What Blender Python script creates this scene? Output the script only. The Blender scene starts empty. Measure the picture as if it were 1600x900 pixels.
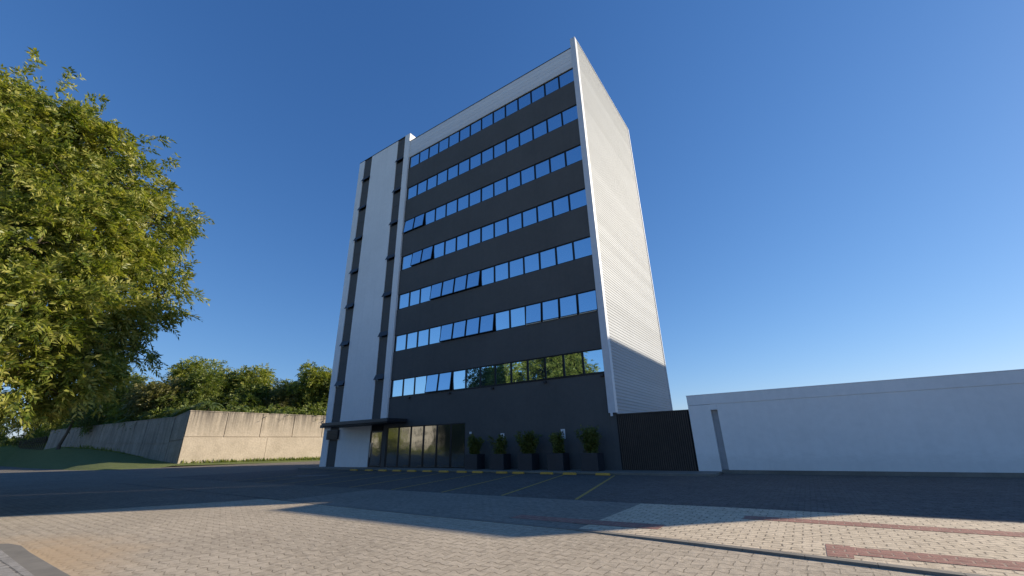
import bpy, math, random
import numpy as np
from mathutils import Vector, Matrix
R = math.radians
sc = bpy.context.scene
C = sc.collection
rnd = random.Random(7)

# ---------------------------------------------------------------- camera, light, exposure
cam_d = bpy.data.cameras.new('camera'); cam = bpy.data.objects.new('camera', cam_d); C.objects.link(cam)
cam_d.sensor_width = 36; cam_d.lens = 36 * 637.215 / 1600
cam_d.clip_start = 0.05; cam_d.clip_end = 5000
rt = Vector((0.8269834933926545, 0.5617548796611183, -0.023016447010863188))
dn = Vector((-0.219899955510428, 0.28550478161700527, -0.9328081417099325))
fw = Vector((-0.5174382197157387, 0.7764782513700874, 0.3596376147271837))
M = Matrix((rt, -dn, -fw)).transposed().to_4x4(); M.translation = (0, 0, 1.6)
cam.matrix_world = M
sc.camera = cam

SUN_EL, SUN_AZ = R(24), R(46)        # azimuth measured from +Y towards +X
w = bpy.data.worlds.new('World'); sc.world = w; w.use_nodes = True
nt = w.node_tree; bg = nt.nodes['Background']
sky = nt.nodes.new('ShaderNodeTexSky'); sky.sky_type = 'NISHITA'; sky.sun_disc = False
sky.sun_elevation = SUN_EL; sky.sun_rotation = SUN_AZ
sky.air_density = 1.0; sky.dust_density = 0.1; sky.ozone_density = 6.0; sky.altitude = 0
tint = nt.nodes.new('ShaderNodeMix'); tint.data_type = 'RGBA'; tint.blend_type = 'MULTIPLY'; tint.inputs[0].default_value = 1
tint.inputs[7].default_value = (.82, 1.09, 1.72, 1); sp = nt.nodes.new('ShaderNodeSeparateColor'); cb = nt.nodes.new('ShaderNodeCombineColor'); nt.links.new(sky.outputs[0], sp.inputs[0])
for ch, pw in enumerate((1.06, .84, .67)):      # tone response of the sky colour, per channel
    mp = nt.nodes.new('ShaderNodeMath'); mp.operation = 'POWER'; mp.inputs[1].default_value = pw
    nt.links.new(sp.outputs[ch], mp.inputs[0]); nt.links.new(mp.outputs[0], cb.inputs[ch])
nt.links.new(cb.outputs[0], tint.inputs[6])
nt.links.new(tint.outputs[2], bg.inputs[0]); bg.inputs[1].default_value = 0.10
sun_d = bpy.data.lights.new('sun', 'SUN'); sun_d.energy = 5.0; sun_d.angle = R(0.25); sun_d.color = (1, .88, .70)
sun = bpy.data.objects.new('sun', sun_d); C.objects.link(sun)
sv = Vector((math.sin(SUN_AZ) * math.cos(SUN_EL), math.cos(SUN_AZ) * math.cos(SUN_EL), math.sin(SUN_EL)))
sun.rotation_euler = (-sv).to_track_quat('-Z', 'Y').to_euler(); sun.location = (60, 60, 60)
sc.view_settings.view_transform = 'Standard'; sc.view_settings.look = 'None'
sc.view_settings.exposure = 0.45; sc.view_settings.gamma = 1

# ---------------------------------------------------------------- materials
class N:
    def __init__(s, name):
        s.m = bpy.data.materials.new(name); s.m.use_nodes = True; s.t = s.m.node_tree
        s.b = s.t.nodes['Principled BSDF']; s.out = s.t.nodes['Material Output']
    def n(s, typ, **k):
        x = s.t.nodes.new(typ)
        for a, v in k.items():
            if a.startswith('i_'): x.inputs[a[2:].replace('_', ' ')].default_value = v
            else: setattr(x, a, v)
        return x
    def l(s, a, b): s.t.links.new(a, b)
    def math(s, op, a, b=None, clamp=False):
        x = s.t.nodes.new('ShaderNodeMath'); x.operation = op; x.use_clamp = clamp
        for i, v in enumerate((a, b)):
            if v is None: continue
            if isinstance(v, (int, float)): x.inputs[i].default_value = v
            else: s.l(v, x.inputs[i])
        return x.outputs[0]
    def mix(s, f, a, b, mode='MIX'):
        x = s.t.nodes.new('ShaderNodeMix'); x.data_type = 'RGBA'; x.blend_type = mode
        for i, v in ((0, f), (6, a), (7, b)):
            if isinstance(v, (int, float)): x.inputs[i].default_value = v
            elif isinstance(v, tuple): x.inputs[i].default_value = (*v, 1)[:4]
            else: s.l(v, x.inputs[i])
        return x.outputs[2]
    def ramp(s, f, stops):
        x = s.t.nodes.new('ShaderNodeValToRGB'); s.l(f, x.inputs[0]); e = x.color_ramp.elements
        while len(e) < len(stops): e.new(.5)
        for q, (p, c) in zip(e, stops):
            q.position = p; q.color = (*c, 1) if isinstance(c, tuple) else (c, c, c, 1)
        return x.outputs[0]
    def coord(s, scale=(1, 1, 1), rot=(0, 0, 0), loc=(0, 0, 0)):
        g = s.n('ShaderNodeNewGeometry'); m = s.n('ShaderNodeMapping')
        m.inputs['Scale'].default_value = scale; m.inputs['Rotation'].default_value = rot; m.inputs['Location'].default_value = loc
        s.l(g.outputs['Position'], m.inputs[0]); return m.outputs[0]
    def noise(s, co, scale, detail=4, rough=.55, dist=0):
        x = s.n('ShaderNodeTexNoise'); s.l(co, x.inputs['Vector'])
        x.inputs['Scale'].default_value = scale; x.inputs['Detail'].default_value = detail
        x.inputs['Roughness'].default_value = rough; x.inputs['Distortion'].default_value = dist
        return x.outputs[0]
    def bump(s, h, strength=.5, dist=.01, prev=None):
        x = s.n('ShaderNodeBump'); x.inputs['Strength'].default_value = strength; x.inputs['Distance'].default_value = dist
        s.l(h, x.inputs['Height'])
        if prev is not None: s.l(prev, x.inputs['Normal'])
        return x.outputs[0]

def stucco(name, col, rough=.85, var=.12, bs=.25, scale=90, streak=.0, splash=0):
    a = N(name); co = a.coord()
    n1 = a.noise(co, .35, 5); n2 = a.noise(co, 4, 4)
    f = a.math('ADD', a.math('MULTIPLY', n1, .6), a.math('MULTIPLY', n2, .4))
    lo = tuple(c * (1 - var) for c in col); hi = tuple(min(1, c * (1 + var)) for c in col)
    c = a.ramp(f, [(.35, lo), (.65, hi)])
    if streak:
        st = a.noise(a.coord((3.2, 3.2, .12)), 1.0, 5, .65)
        c = a.mix(a.ramp(st, [(.48, 0.0), (.75, streak)]), c, tuple(q * .55 for q in col))
    if splash:
        sp = a.n('ShaderNodeSeparateXYZ'); a.l(co, sp.inputs[0])
        h = a.math('ADD', sp.outputs[2], a.math('MULTIPLY', a.noise(a.coord((1, 1, 2.5)), 2.2, 6, .7), -1.1))
        c = a.mix(a.ramp(h, [(.0, splash), (.42, 0.)]), c, (.20, .165, .125))
        top = a.noise(a.coord((4.5, 4.5, .35)), 1.0, 5, .7); z2 = a.math('MULTIPLY', a.math('SUBTRACT', sp.outputs[2], 2.4), .65, True)
        c = a.mix(a.math('MULTIPLY', a.ramp(top, [(.55, 0.), (.7, .06)]), z2), c, (.25, .24, .22))
    a.l(c, a.b.inputs['Base Color']); a.b.inputs['Roughness'].default_value = rough
    a.l(a.bump(a.noise(co, scale, 3), bs, .004), a.b.inputs['Normal'])
    return a.m
def plain(name, col, rough=.5, metal=0., var=.1, bump=0.):
    a = N(name); co = a.coord(); n = a.noise(co, 3, 4)
    a.l(a.ramp(n, [(.3, tuple(c * (1 - var) for c in col)), (.7, tuple(c * (1 + var) for c in col))]), a.b.inputs['Base Color'])
    a.b.inputs['Roughness'].default_value = rough; a.b.inputs['Metallic'].default_value = metal
    if bump: a.l(a.bump(a.noise(co, 60, 3), bump, .004), a.b.inputs['Normal'])
    return a.m

m_dark = stucco('charcoal_paint', (.096, .094, .090), .8, .10, .3, 70, .15)
m_white = stucco('white_paint', (.87, .865, .85), .75, .05, .2, 80, .12)
m_wall = stucco('boundary_wall_paint', (.88, .85, .81), .8, .05, .3, 60, .08, .12)
m_frame = plain('black_aluminium', (.012, .012, .014), .35, .3)
m_core = plain('dark_interior', (.006, .006, .007), .8)
m_fin = plain('fin_cladding', (.62, .64, .67), .45, .05, .05)
m_conc = stucco('kerb_concrete', (.20, .18, .15), .9, .2, .5, 40, .2)
m_canopy = plain('canopy_metal', (.035, .036, .042), .45, .2)
m_soffit = plain('canopy_soffit', (.015, .015, .017), .6)
m_yellow = stucco('yellow_rubber', (.62, .33, .04), .6, .18, .3, 50, .3)
m_ypaint = None
m_planter = plain('planter_resin', (.026, .028, .034), .5, 0, .15, .1)
m_soil = stucco('soil', (.05, .035, .022), .95, .3, .8, 30)
m_gate = stucco('gate_slats', (.065, .048, .036), .6, .3, .2, 30)
m_bark = stucco('bark', (.11, .085, .06), .95, .35, 1.0, 14, .3)
m_sign = plain('sign_white', (.75, .75, .75), .4)
m_black = plain('sign_black', (.02, .02, .02), .5)
m_steel = plain('steel', (.35, .35, .36), .35, .9)

def glass(name, col, metal, rough, wav, spec=.5):
    a = N(name); a.b.inputs['Base Color'].default_value = (*col, 1)
    a.b.inputs['Metallic'].default_value = metal; a.b.inputs['Roughness'].default_value = rough
    a.b.inputs['Specular IOR Level'].default_value = spec
    co = a.coord(); h = a.noise(co, .9, 2, .4)
    a.l(a.bump(h, wav, .02), a.b.inputs['Normal'])
    return a.m
m_glass = glass('mirror_glass', (.50, .68, .80), .97, .015, .14)
m_glass_dark = glass('dark_glass', (.02, .025, .03), .0, .08, .1)
m_glass_low = glass('shopfront_glass', (.38, .38, .38), .95, .07, .5)

# siding with slightly different tones per course
def siding_mat(name, col, zs, var=.07, rough=.45):
    a = N(name)
    sep = a.n('ShaderNodeSeparateXYZ'); a.l(a.coord(), sep.inputs[0])
    zq = a.math('FLOOR', a.math('MULTIPLY', sep.outputs[2], zs))
    wn = a.n('ShaderNodeTexWhiteNoise'); wn.noise_dimensions = '1D'; a.l(zq, wn.inputs['W'])
    n = a.noise(a.coord((.5, .5, 3)), .7, 5)
    f = a.math('ADD', a.math('MULTIPLY', wn.outputs[0], .5), a.math('MULTIPLY', n, .5))
    a.l(a.ramp(f, [(.2, tuple(c * (1 - var) for c in col)), (.75, tuple(c * (1 + var) for c in col))]), a.b.inputs['Base Color'])
    a.b.inputs['Roughness'].default_value = rough; a.b.inputs['Metallic'].default_value = 0; a.b.inputs['Specular IOR Level'].default_value = .25
    return a.m
m_siding = siding_mat('ribbed_cladding', (.435, .455, .47), 1 / .84, .08, .6)
m_fascia = siding_mat('fascia_cladding', (.72, .73, .74), 1 / .45, .08)

# pavers --------------------------------------------------------------
def paver(name, hexa, bw, rh, cols, mort, mcol, bscale=1.0, dirt=.5, sand=False, rot=0.):
    a = N(name); co = a.coord(rot=(0, 0, rot)); base = a.coord()
    wob = a.noise(base, 1.3, 2)
    if hexa:
        sep = a.n('ShaderNodeSeparateXYZ'); a.l(co, sep.inputs[0]); x, y = sep.outputs[0], sep.outputs[1]
        tri = a.math('PINGPONG', a.math('DIVIDE', x, bw), .5)            # 0..0.5
        tri = a.math('MULTIPLY', a.math('SUBTRACT', tri, .25), 4 * rh * .22)
        ph = a.math('COSINE', a.math('MULTIPLY', a.math('DIVIDE', y, rh), math.pi))
        y2 = a.math('ADD', y, a.math('MULTIPLY', tri, ph))
        cb = a.n('ShaderNodeCombineXYZ'); a.l(x, cb.inputs[0]); a.l(y2, cb.inputs[1]); co = cb.outputs[0]
    nd = a.n('ShaderNodeTexNoise'); a.l(base, nd.inputs['Vector']); nd.inputs['Scale'].default_value = 9; nd.inputs['Detail'].default_value = 3
    vm = a.n('ShaderNodeVectorMath', operation='MULTIPLY_ADD'); a.l(nd.outputs['Color'], vm.inputs[0]); vm.inputs[1].default_value = (.065, .065, 0); a.l(co, vm.inputs[2])
    def brick(m, c1, c2, mc):
        b = a.n('ShaderNodeTexBrick'); a.l(vm.outputs[0], b.inputs['Vector'])
        b.offset = .5; b.inputs['Scale'].default_value = 1; b.inputs['Brick Width'].default_value = bw; b.inputs['Row Height'].default_value = rh
        b.inputs['Mortar Size'].default_value = m; b.inputs['Mortar Smooth'].default_value = .35
        b.inputs['Color1'].default_value = (*c1, 1); b.inputs['Color2'].default_value = (*c2, 1); b.inputs['Mortar'].default_value = (*mc, 1)
        return b
    b = brick(mort, cols[0], cols[1], mcol)
    c = b.outputs['Color']
    n1 = a.noise(base, .32, 6, .6); n2 = a.noise(base, 7, 5, .65); n3 = a.noise(base, 70, 3, .6)
    c = a.mix(a.ramp(n1, [(.38, 0.0), (.66, dirt)]), c, tuple(q * .62 for q in cols[0]))
    c = a.mix(a.ramp(n2, [(.40, .0), (.70, .75)]), c, tuple(min(1, q * 1.25) for q in cols[1]))
    c = a.mix(a.ramp(n3, [(.35, .30), (.6, 0.0)]), c, (.10, .085, .07))
    if sand:      # blown sand collects near the corner pavement
        sp = a.n('ShaderNodeSeparateXYZ'); a.l(base, sp.inputs[0])
        dx = a.math('MULTIPLY', a.math('ADD', sp.outputs[0], 11.5), .30); dy = a.math('MULTIPLY', a.math('SUBTRACT', sp.outputs[1], 2.1), .62)
        r = a.math('SQRT', a.math('ADD', a.math('MULTIPLY', dx, dx), a.math('MULTIPLY', dy, dy)))
        r = a.math('ADD', r, a.math('MULTIPLY', a.noise(base, 1.1, 5, .7), 1.1))
        sf = a.ramp(a.math('MULTIPLY', r, .5), [(.42, .85), (.80, 0.0)])
        c = a.mix(sf, c, (.50, .36, .22))
    a.l(c, a.b.inputs['Base Color']); a.b.inputs['Roughness'].default_value = .88
    a.b.inputs['Specular IOR Level'].default_value = .25
    h = a.math('ADD', a.math('MULTIPLY', b.outputs['Fac'], -1.0), a.math('MULTIPLY', n2, .55))
    nb = a.bump(h, .8 * bscale, .022)
    nb = a.bump(n3, .6, .006, nb)
    a.l(nb, a.b.inputs['Normal'])
    return a.m
m_street = paver('interlocking_street_pavers', True, .34, .21, ((.44, .365, .27), (.53, .445, .335)), .009, (.22, .18, .13), 1.2, .55, True)
m_lot = paver('dark_parking_pavers', False, .26, .16, ((.095, .084, .074), (.165, .148, .13)), .011, (.035, .032, .028), .8, .5)
m_side = paver('pale_sidewalk_pavers', False, .27, .17, ((.57, .465, .33), (.70, .58, .42)), .013, (.17, .135, .10), .9, .3)
m_mid = paver('mid_grey_pavers', False, .27, .17, ((.24, .212, .172), (.31, .275, .225)), .010, (.11, .10, .085), .8, .5)  # mid-grey version of the sidewalk pavers, laid left of the pale stretch
m_tar = plain('tar_joint', (.03, .03, .03), .8)
m_red = paver('red_tactile_pavers', False, .27, .17, ((.28, .135, .105), (.37, .185, .145)), .014, (.42, .33, .25), .7, .3)
m_corner = paver('corner_pavers', False, .5, .34, ((.30, .28, .25), (.36, .335, .30)), .014, (.10, .09, .08), .8, .4)
a = N('worn_yellow_paint'); n = a.noise(a.coord(), 14, 5, .7)
a.l(a.ramp(n, [(.33, (.13, .12, .10)), (.52, (.48, .31, .05))]), a.b.inputs['Base Color']); a.b.inputs['Roughness'].default_value = .8; m_ypaint = a.m
a = N('worn_white_paint'); n = a.noise(a.coord(), 9, 5, .7)
a.l(a.ramp(n, [(.40, (.16, .15, .14)), (.62, (.42, .42, .41))]), a.b.inputs['Base Color']); a.b.inputs['Roughness'].default_value = .8; m_wpaint = a.m
a = N('meadow'); n = a.noise(a.coord(), 1.2, 6, .7); n2 = a.noise(a.coord(), 14, 5, .8)
c = a.ramp(n, [(.3, (.085, .125, .025)), (.7, (.15, .18, .045))]); c = a.mix(a.ramp(n2, [(.4, 0.), (.7, .8)]), c, (.13, .14, .045))
a.l(c, a.b.inputs['Base Color']); a.b.inputs['Roughness'].default_value = .95; a.l(a.bump(n2, 1, .12), a.b.inputs['Normal']); m_grass = a.m
a = N('forest_soil'); n = a.noise(a.coord(), .8, 6, .7)
a.l(a.ramp(n, [(.3, (.03, .038, .012)), (.7, (.06, .06, .025))]), a.b.inputs['Base Color']); a.b.inputs['Roughness'].default_value = 1; m_forest = a.m
# stained cast concrete
a = N('stained_concrete'); co = a.coord()
n1 = a.noise(co, .5, 6, .65); n2 = a.noise(co, 5, 6, .7, .6); st = a.noise(a.coord((1.6, 1.6, .07)), 1.3, 6, .75)
sep = a.n('ShaderNodeSeparateXYZ'); a.l(co, sep.inputs[0])
c = a.ramp(n1, [(.3, (.46, .39, .295)), (.7, (.62, .53, .41))])
c = a.mix(a.ramp(n2, [(.42, 0.), (.72, .45)]), c, (.31, .25, .185))
top = a.math('DIVIDE', a.math('SUBTRACT', sep.outputs[2], 3.2), 3.4, True)
sf = a.math('MULTIPLY', a.ramp(st, [(.36, 0.), (.58, 1.)]), a.math('POWER', top, 1.2), True)
c = a.mix(a.math('MULTIPLY', sf, .85), c, (.085, .075, .065))
a.l(c, a.b.inputs['Base Color']); a.b.inputs['Roughness'].default_value = .92; a.l(a.bump(n2, .8, .05), a.b.inputs['Normal']); m_ret = a.m
a = N('shade_darkened_concrete'); co = a.coord()  # darker concrete for the shaded faces: shade put into the colour, plus streaks
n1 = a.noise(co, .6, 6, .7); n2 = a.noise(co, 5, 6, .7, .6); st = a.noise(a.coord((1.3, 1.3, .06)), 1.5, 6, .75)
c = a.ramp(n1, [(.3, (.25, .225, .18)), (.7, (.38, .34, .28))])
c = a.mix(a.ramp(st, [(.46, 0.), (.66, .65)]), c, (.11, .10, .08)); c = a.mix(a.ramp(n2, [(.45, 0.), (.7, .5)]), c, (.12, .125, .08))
a.l(c, a.b.inputs['Base Color']); a.b.inputs['Roughness'].default_value = .95; a.l(a.bump(n2, .8, .05), a.b.inputs['Normal']); m_ret_shade = a.m

def leaf_mat(name, c0, c1, c2, trans=.28, rough=.5):
    a = N(name); g = a.n('ShaderNodeNewGeometry')
    n = a.ramp(a.noise(a.coord(), 1.5, 3, .6), [(.34, 0.), (.66, 1.)])
    f = a.math('ADD', a.math('MULTIPLY', g.outputs['Random Per Island'], .5), a.math('MULTIPLY', n, .5))
    c = a.ramp(f, [(.12, c0), (.5, c1), (.9, c2)])
    a.l(c, a.b.inputs['Base Color']); a.b.inputs['Roughness'].default_value = rough
    a.b.inputs['Specular IOR Level'].default_value = .35
    t = a.n('ShaderNodeBsdfTranslucent'); a.l(a.mix(1.0, c, (1.5, 1.6, .6), 'MULTIPLY'), t.inputs[0])
    mx = a.n('ShaderNodeMixShader'); mx.inputs[0].default_value = trans
    a.l(a.b.outputs[0], mx.inputs[1]); a.l(t.outputs[0], mx.inputs[2]); a.l(mx.outputs[0], a.out.inputs[0])
    return a.m
m_leaf = leaf_mat('yellow_green_leaf', (.045, .085, .014), (.20, .23, .042), (.48, .44, .13), .36, .42)
m_leaf2 = leaf_mat('mid_green_leaf', (.08, .12, .02), (.22, .25, .045), (.40, .38, .09))
m_leaf3 = leaf_mat('dark_green_leaf', (.05, .08, .018), (.13, .17, .035), (.25, .26, .075))
m_leaf4 = leaf_mat('olive_leaf', (.07, .08, .025), (.15, .145, .045), (.25, .22, .09))
m_leaf5 = leaf_mat('grey_green_leaf', (.04, .055, .035), (.07, .09, .055), (.11, .13, .08))
m_frond = leaf_mat('pale_frond_leaf', (.05, .08, .02), (.10, .14, .035), (.17, .21, .07))
m_lawn = leaf_mat('lawn_blade', (.11, .15, .03), (.19, .23, .045), (.28, .30, .08))
m_shrub = leaf_mat('bamboo_leaf', (.06, .08, .014), (.13, .15, .028), (.22, .22, .06))

# ---------------------------------------------------------------- builders
def tag(o, label=None, cat=None, group=None, kind=None):
    if label: o['label'] = label
    if cat: o['category'] = cat
    if group: o['group'] = group
    if kind: o['kind'] = kind
    return o
def thing(name, label, cat, loc=(0, 0, 0), group=None):
    o = bpy.data.objects.new(name, None); C.objects.link(o); o.location = loc; o.empty_display_size = .2
    return tag(o, label, cat, group)
def origin(p):
    v = Vector((0, 0, 0))
    while p is not None: v += Vector(p.location); p = p.parent
    return v
class MB:
    def __init__(s): s.v = []; s.f = []
    def quad(s, a, b, c, d):
        n = len(s.v); s.v += [a, b, c, d]; s.f.append((n, n + 1, n + 2, n + 3)); return s
    def poly(s, pts):
        n = len(s.v); s.v += list(pts); s.f.append(tuple(range(n, n + len(pts)))); return s
    def box(s, x0, x1, y0, y1, z0, z1):
        n = len(s.v); s.v += [(x0, y0, z0), (x1, y0, z0), (x1, y1, z0), (x0, y1, z0), (x0, y0, z1), (x1, y0, z1), (x1, y1, z1), (x0, y1, z1)]
        s.f += [tuple(n + i for i in q) for q in ((3, 2, 1, 0), (4, 5, 6, 7), (0, 1, 5, 4), (1, 2, 6, 5), (2, 3, 7, 6), (3, 0, 4, 7))]; return s
    def hexa(s, p):      # 8 corners, bottom 4 ccw then top 4
        n = len(s.v); s.v += [tuple(q) for q in p]
        s.f += [tuple(n + i for i in q) for q in ((3, 2, 1, 0), (4, 5, 6, 7), (0, 1, 5, 4), (1, 2, 6, 5), (2, 3, 7, 6), (3, 0, 4, 7))]; return s
    def prism(s, pts, z0, z1):
        n = len(s.v); k = len(pts); s.v += [(x, y, z0) for x, y in pts] + [(x, y, z1) for x, y in pts]
        s.f.append(tuple(n + i for i in reversed(range(k)))); s.f.append(tuple(n + k + i for i in range(k)))
        for i in range(k): j = (i + 1) % k; s.f.append((n + i, n + j, n + k + j, n + k + i))
        return s
    def tube(s, pts, radii, n=8):
        prev = None; up = Vector((0, 0, 1))
        for i, p in enumerate(pts):
            p = Vector(p); d = (Vector(pts[min(i + 1, len(pts) - 1)]) - Vector(pts[max(i - 1, 0)])).normalized()
            u = d.cross(Vector((.3, .9, .1))).normalized(); v = d.cross(u)
            b = len(s.v)
            for k in range(n):
                t = 2 * math.pi * k / n; s.v.append(tuple(p + (u * math.cos(t) + v * math.sin(t)) * radii[i]))
            if prev is not None:
                for k in range(n): q = (k + 1) % n; s.f.append((prev + k, prev + q, b + q, b + k))
            else: s.f.append(tuple(b + k for k in range(n)))
            prev = b
        s.f.append(tuple(prev + k for k in reversed(range(n)))); return s
    def build(s, name, mat, parent=None, smooth=False, bevel=0):
        o0 = origin(parent); me = bpy.data.meshes.new(name)
        me.from_pydata([(x - o0.x, y - o0.y, z - o0.z) for x, y, z in s.v], [], s.f); me.update()
        me.materials.append(mat)
        if smooth: me.polygons.foreach_set('use_smooth', [True] * len(me.polygons))
        o = bpy.data.objects.new(name, me); C.objects.link(o)
        if parent is not None: o.parent = parent
        if bevel:
            b = o.modifiers.new('bevel', 'BEVEL'); b.width = bevel; b.segments = 2; b.limit_method = 'ANGLE'
        return o
def copy_tree(o, parent=None):
    c = o.copy(); C.objects.link(c)
    if parent is not None: c.parent = parent
    for ch in list(o.children):
        copy_tree(ch, c)
    return c

# ---------------------------------------------------------------- ground
def sst(t): t = max(0., min(1., t)); return t * t * (3 - 2 * t)
def zr(x, y): return .12 * sst((-x - 42) / 14)
def ykerb(x): return 8.34 + max(0, -x - 8) * .028 - .105 * max(0, min(x, 8) + 4.5)
def zs(x, y): return .024 * sst((x + 5.2) / 3.5) * (1 - sst((y - 12) / 10) * .8) + .006
def grid(name, xs, ys, fz, mat):
    b = MB(); nx, ny = len(xs), len(ys)
    b.v = [(x, y, fz(x, y)) for y in ys for x in xs]
    b.f = [(j * nx + i, j * nx + i + 1, (j + 1) * nx + i + 1, (j + 1) * nx + i) for j in range(ny - 1) for i in range(nx - 1)]
    o = b.build(name, mat, smooth=True); return tag(o, kind='structure')
def lin(a, b, n): return [a + (b - a) * i / (n - 1) for i in range(n)]
tag(MB().quad((-1800, -1800, -.35), (1800, -1800, -.35), (1800, 1800, -.35), (-1800, 1800, -.35)).build('terrain', m_grass), kind='structure')
grid('street', lin(-190, 70, 131), [-44, -20, -5, 2] + lin(4, 62, 30), zr, m_street)
a = N('shade_dark_asphalt'); n = a.noise(a.coord(), .5, 6, .65); n2 = a.noise(a.coord(), 40, 4, .7); n3 = a.noise(a.coord((.25, 1, 1)), 1.2, 5, .7)
c = a.ramp(n, [(.3, (.135, .125, .108)), (.7, (.185, .17, .148))]); c = a.mix(a.ramp(n3, [(.45, 0.), (.7, .6)]), c, (.15, .14, .125)); c = a.mix(a.ramp(n2, [(.4, .5), (.6, 0.)]), c, (.045, .045, .045))
a.l(c, a.b.inputs['Base Color']); a.b.inputs['Roughness'].default_value = .9; a.l(a.bump(n2, .6, .01), a.b.inputs['Normal']); m_road_shade = paver('shade_dark_road_pavers', True, .34, .21, ((.16, .138, .112), (.22, .195, .158)), .012, (.07, .065, .055), 1.0, .5)  # road pavers coloured darker to deepen the shade over the street
b = MB(); xs = lin(-190, -15.5, 88); ys = [0.] + [i / 24 for i in range(1, 25)]
yn = lambda x: 8.46 + max(0, (-x - 8)) * .028 if x > -34 else 9.2 + (-x - 34) * .02
b.v = [(x, yn(x) + (62 - yn(x)) * t, zr(x, yn(x) + (62 - yn(x)) * t) + .004) for t in ys for x in xs]; nx = len(xs)
b.f = [(j * nx + i, j * nx + i + 1, (j + 1) * nx + i + 1, (j + 1) * nx + i) for j in range(len(ys) - 1) for i in range(nx - 1)]
k0 = len(b.v); ys2 = [-20, -8, 2, 4, 6, 7.6, 9.0]; xb = lambda y: -20.6 + max(0, y - 2) * .62  # added part of the dark sheet, ending close along the cast shadow's edge
yt = lambda y, x: y if y < 8.9 else yn(x)
nx2 = 60
for y in ys2:
    for i in range(nx2):
        x = -190 + (xb(min(y, 8.4)) + 190) * i / (nx2 - 1); Y = y if y < 8.9 else yn(x); b.v.append((x, Y, zr(x, Y) + .004))
b.f += [(k0 + j * nx2 + i, k0 + j * nx2 + i + 1, k0 + (j + 1) * nx2 + i + 1, k0 + (j + 1) * nx2 + i) for j in range(len(ys2) - 1) for i in range(nx2 - 1)]
tag(b.build('shade_dark_road', m_road_shade, smooth=True), kind='structure')
b = MB(); xs = lin(-4.2, 62, 68)
for x0, x1 in zip(xs, xs[1:]):
    c0, c1 = ykerb(x0) + .14, ykerb(x1) + .14
    for f0, f1 in ((0, .3), (.3, .65), (.65, 1)):
        Y = lambda c, f: c + (12.5 - c) * f
        b.quad((x0, Y(c0, f0), zs(x0, Y(c0, f0))), (x1, Y(c1, f0), zs(x1, Y(c1, f0))), (x1, Y(c1, f1), zs(x1, Y(c1, f1))), (x0, Y(c0, f1), zs(x0, Y(c0, f1))))
tag(b.build('sidewalk', m_side), kind='structure')
b = MB(); xs = lin(-15.5, -4.2, 16)
for x0, x1 in zip(xs, xs[1:]): b.quad((x0, yn(x0), .006), (x1, yn(x1), .006), (x1, 12.5, .006), (x0, 12.5, .006))
tag(b.build('mid_grey_pavement', m_mid), kind='structure')
b = MB(); xs = lin(-36, -15.6, 22)
for x0, x1 in zip(xs, xs[1:]): b.quad((x0, ykerb(x0) + .02, .0095), (x1, ykerb(x1) + .02, .0095), (x1, ykerb(x1) + .09, .0095), (x0, ykerb(x0) + .09, .0095))
tag(b.build('road_joint', m_tar), kind='structure')
grid('parking_lot', lin(-39.2, 62, 100), [12.5, 14, 16, 18, 20, 22, 24.9], lambda x, y: zs(x, y) + (.0 if y < 12.6 else 0), m_lot)
b = MB()                                   # kerb between street and sidewalk, rising towards the right
xs = lin(-15.6, 62, 98)
for x0, x1 in zip(xs, xs[1:]):
    yk = lambda x: ykerb(x)
    for u in (x0,):
        a0, a1 = yk(x0), yk(x1); z0, z1 = zs(x0, 8.4) + .006, zs(x1, 8.4) + .006
        g = .006
        b.hexa([(x0 + g, a0, -.1), (x1, a1, -.1), (x1, a1 + .15, -.1), (x0 + g, a0 + .15, -.1), (x0 + g, a0, z0), (x1, a1, z1), (x1, a1 + .15, z1), (x0 + g, a0 + .15, z0)])
tag(b.build('kerb', m_conc), kind='structure')
# tactile strips
def strip(name, pts, mat, dz=.005):
    b = MB()
    for (x0, ya, yb), (x1, yc, yd) in zip(pts, pts[1:]):
        n = max(1, int(abs(x1 - x0) / 1.0))
        for i in range(n):
            s0, s1 = i / n, (i + 1) / n
            X0, X1 = x0 + (x1 - x0) * s0, x0 + (x1 - x0) * s1
            A0, A1 = ya + (yc - ya) * s0, ya + (yc - ya) * s1; B0, B1 = yb + (yd - yb) * s0, yb + (yd - yb) * s1
            b.quad((X0, A0, zs(X0, A0) + dz), (X1, A1, zs(X1, A1) + dz), (X1, B1, zs(X1, B1) + dz), (X0, B0, zs(X0, B0) + dz))
    return tag(b.build(name, mat), kind='structure')
strip('tactile_paving', [(-1.5, 10.85, 11.32), (62, 10.7, 11.15)], m_red)
strip('tactile_paving', [(-6.2, 8.95, 9.45), (-2.75, 8.98, 9.52)], m_red)
strip('tactile_paving', [(-.13, 8.08, 8.92), (.18, 8.08, 8.92)], m_red)
strip('tactile_paving', [(.181, 8.32, 8.86), (62, 8.32, 8.86)], m_red)
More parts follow.
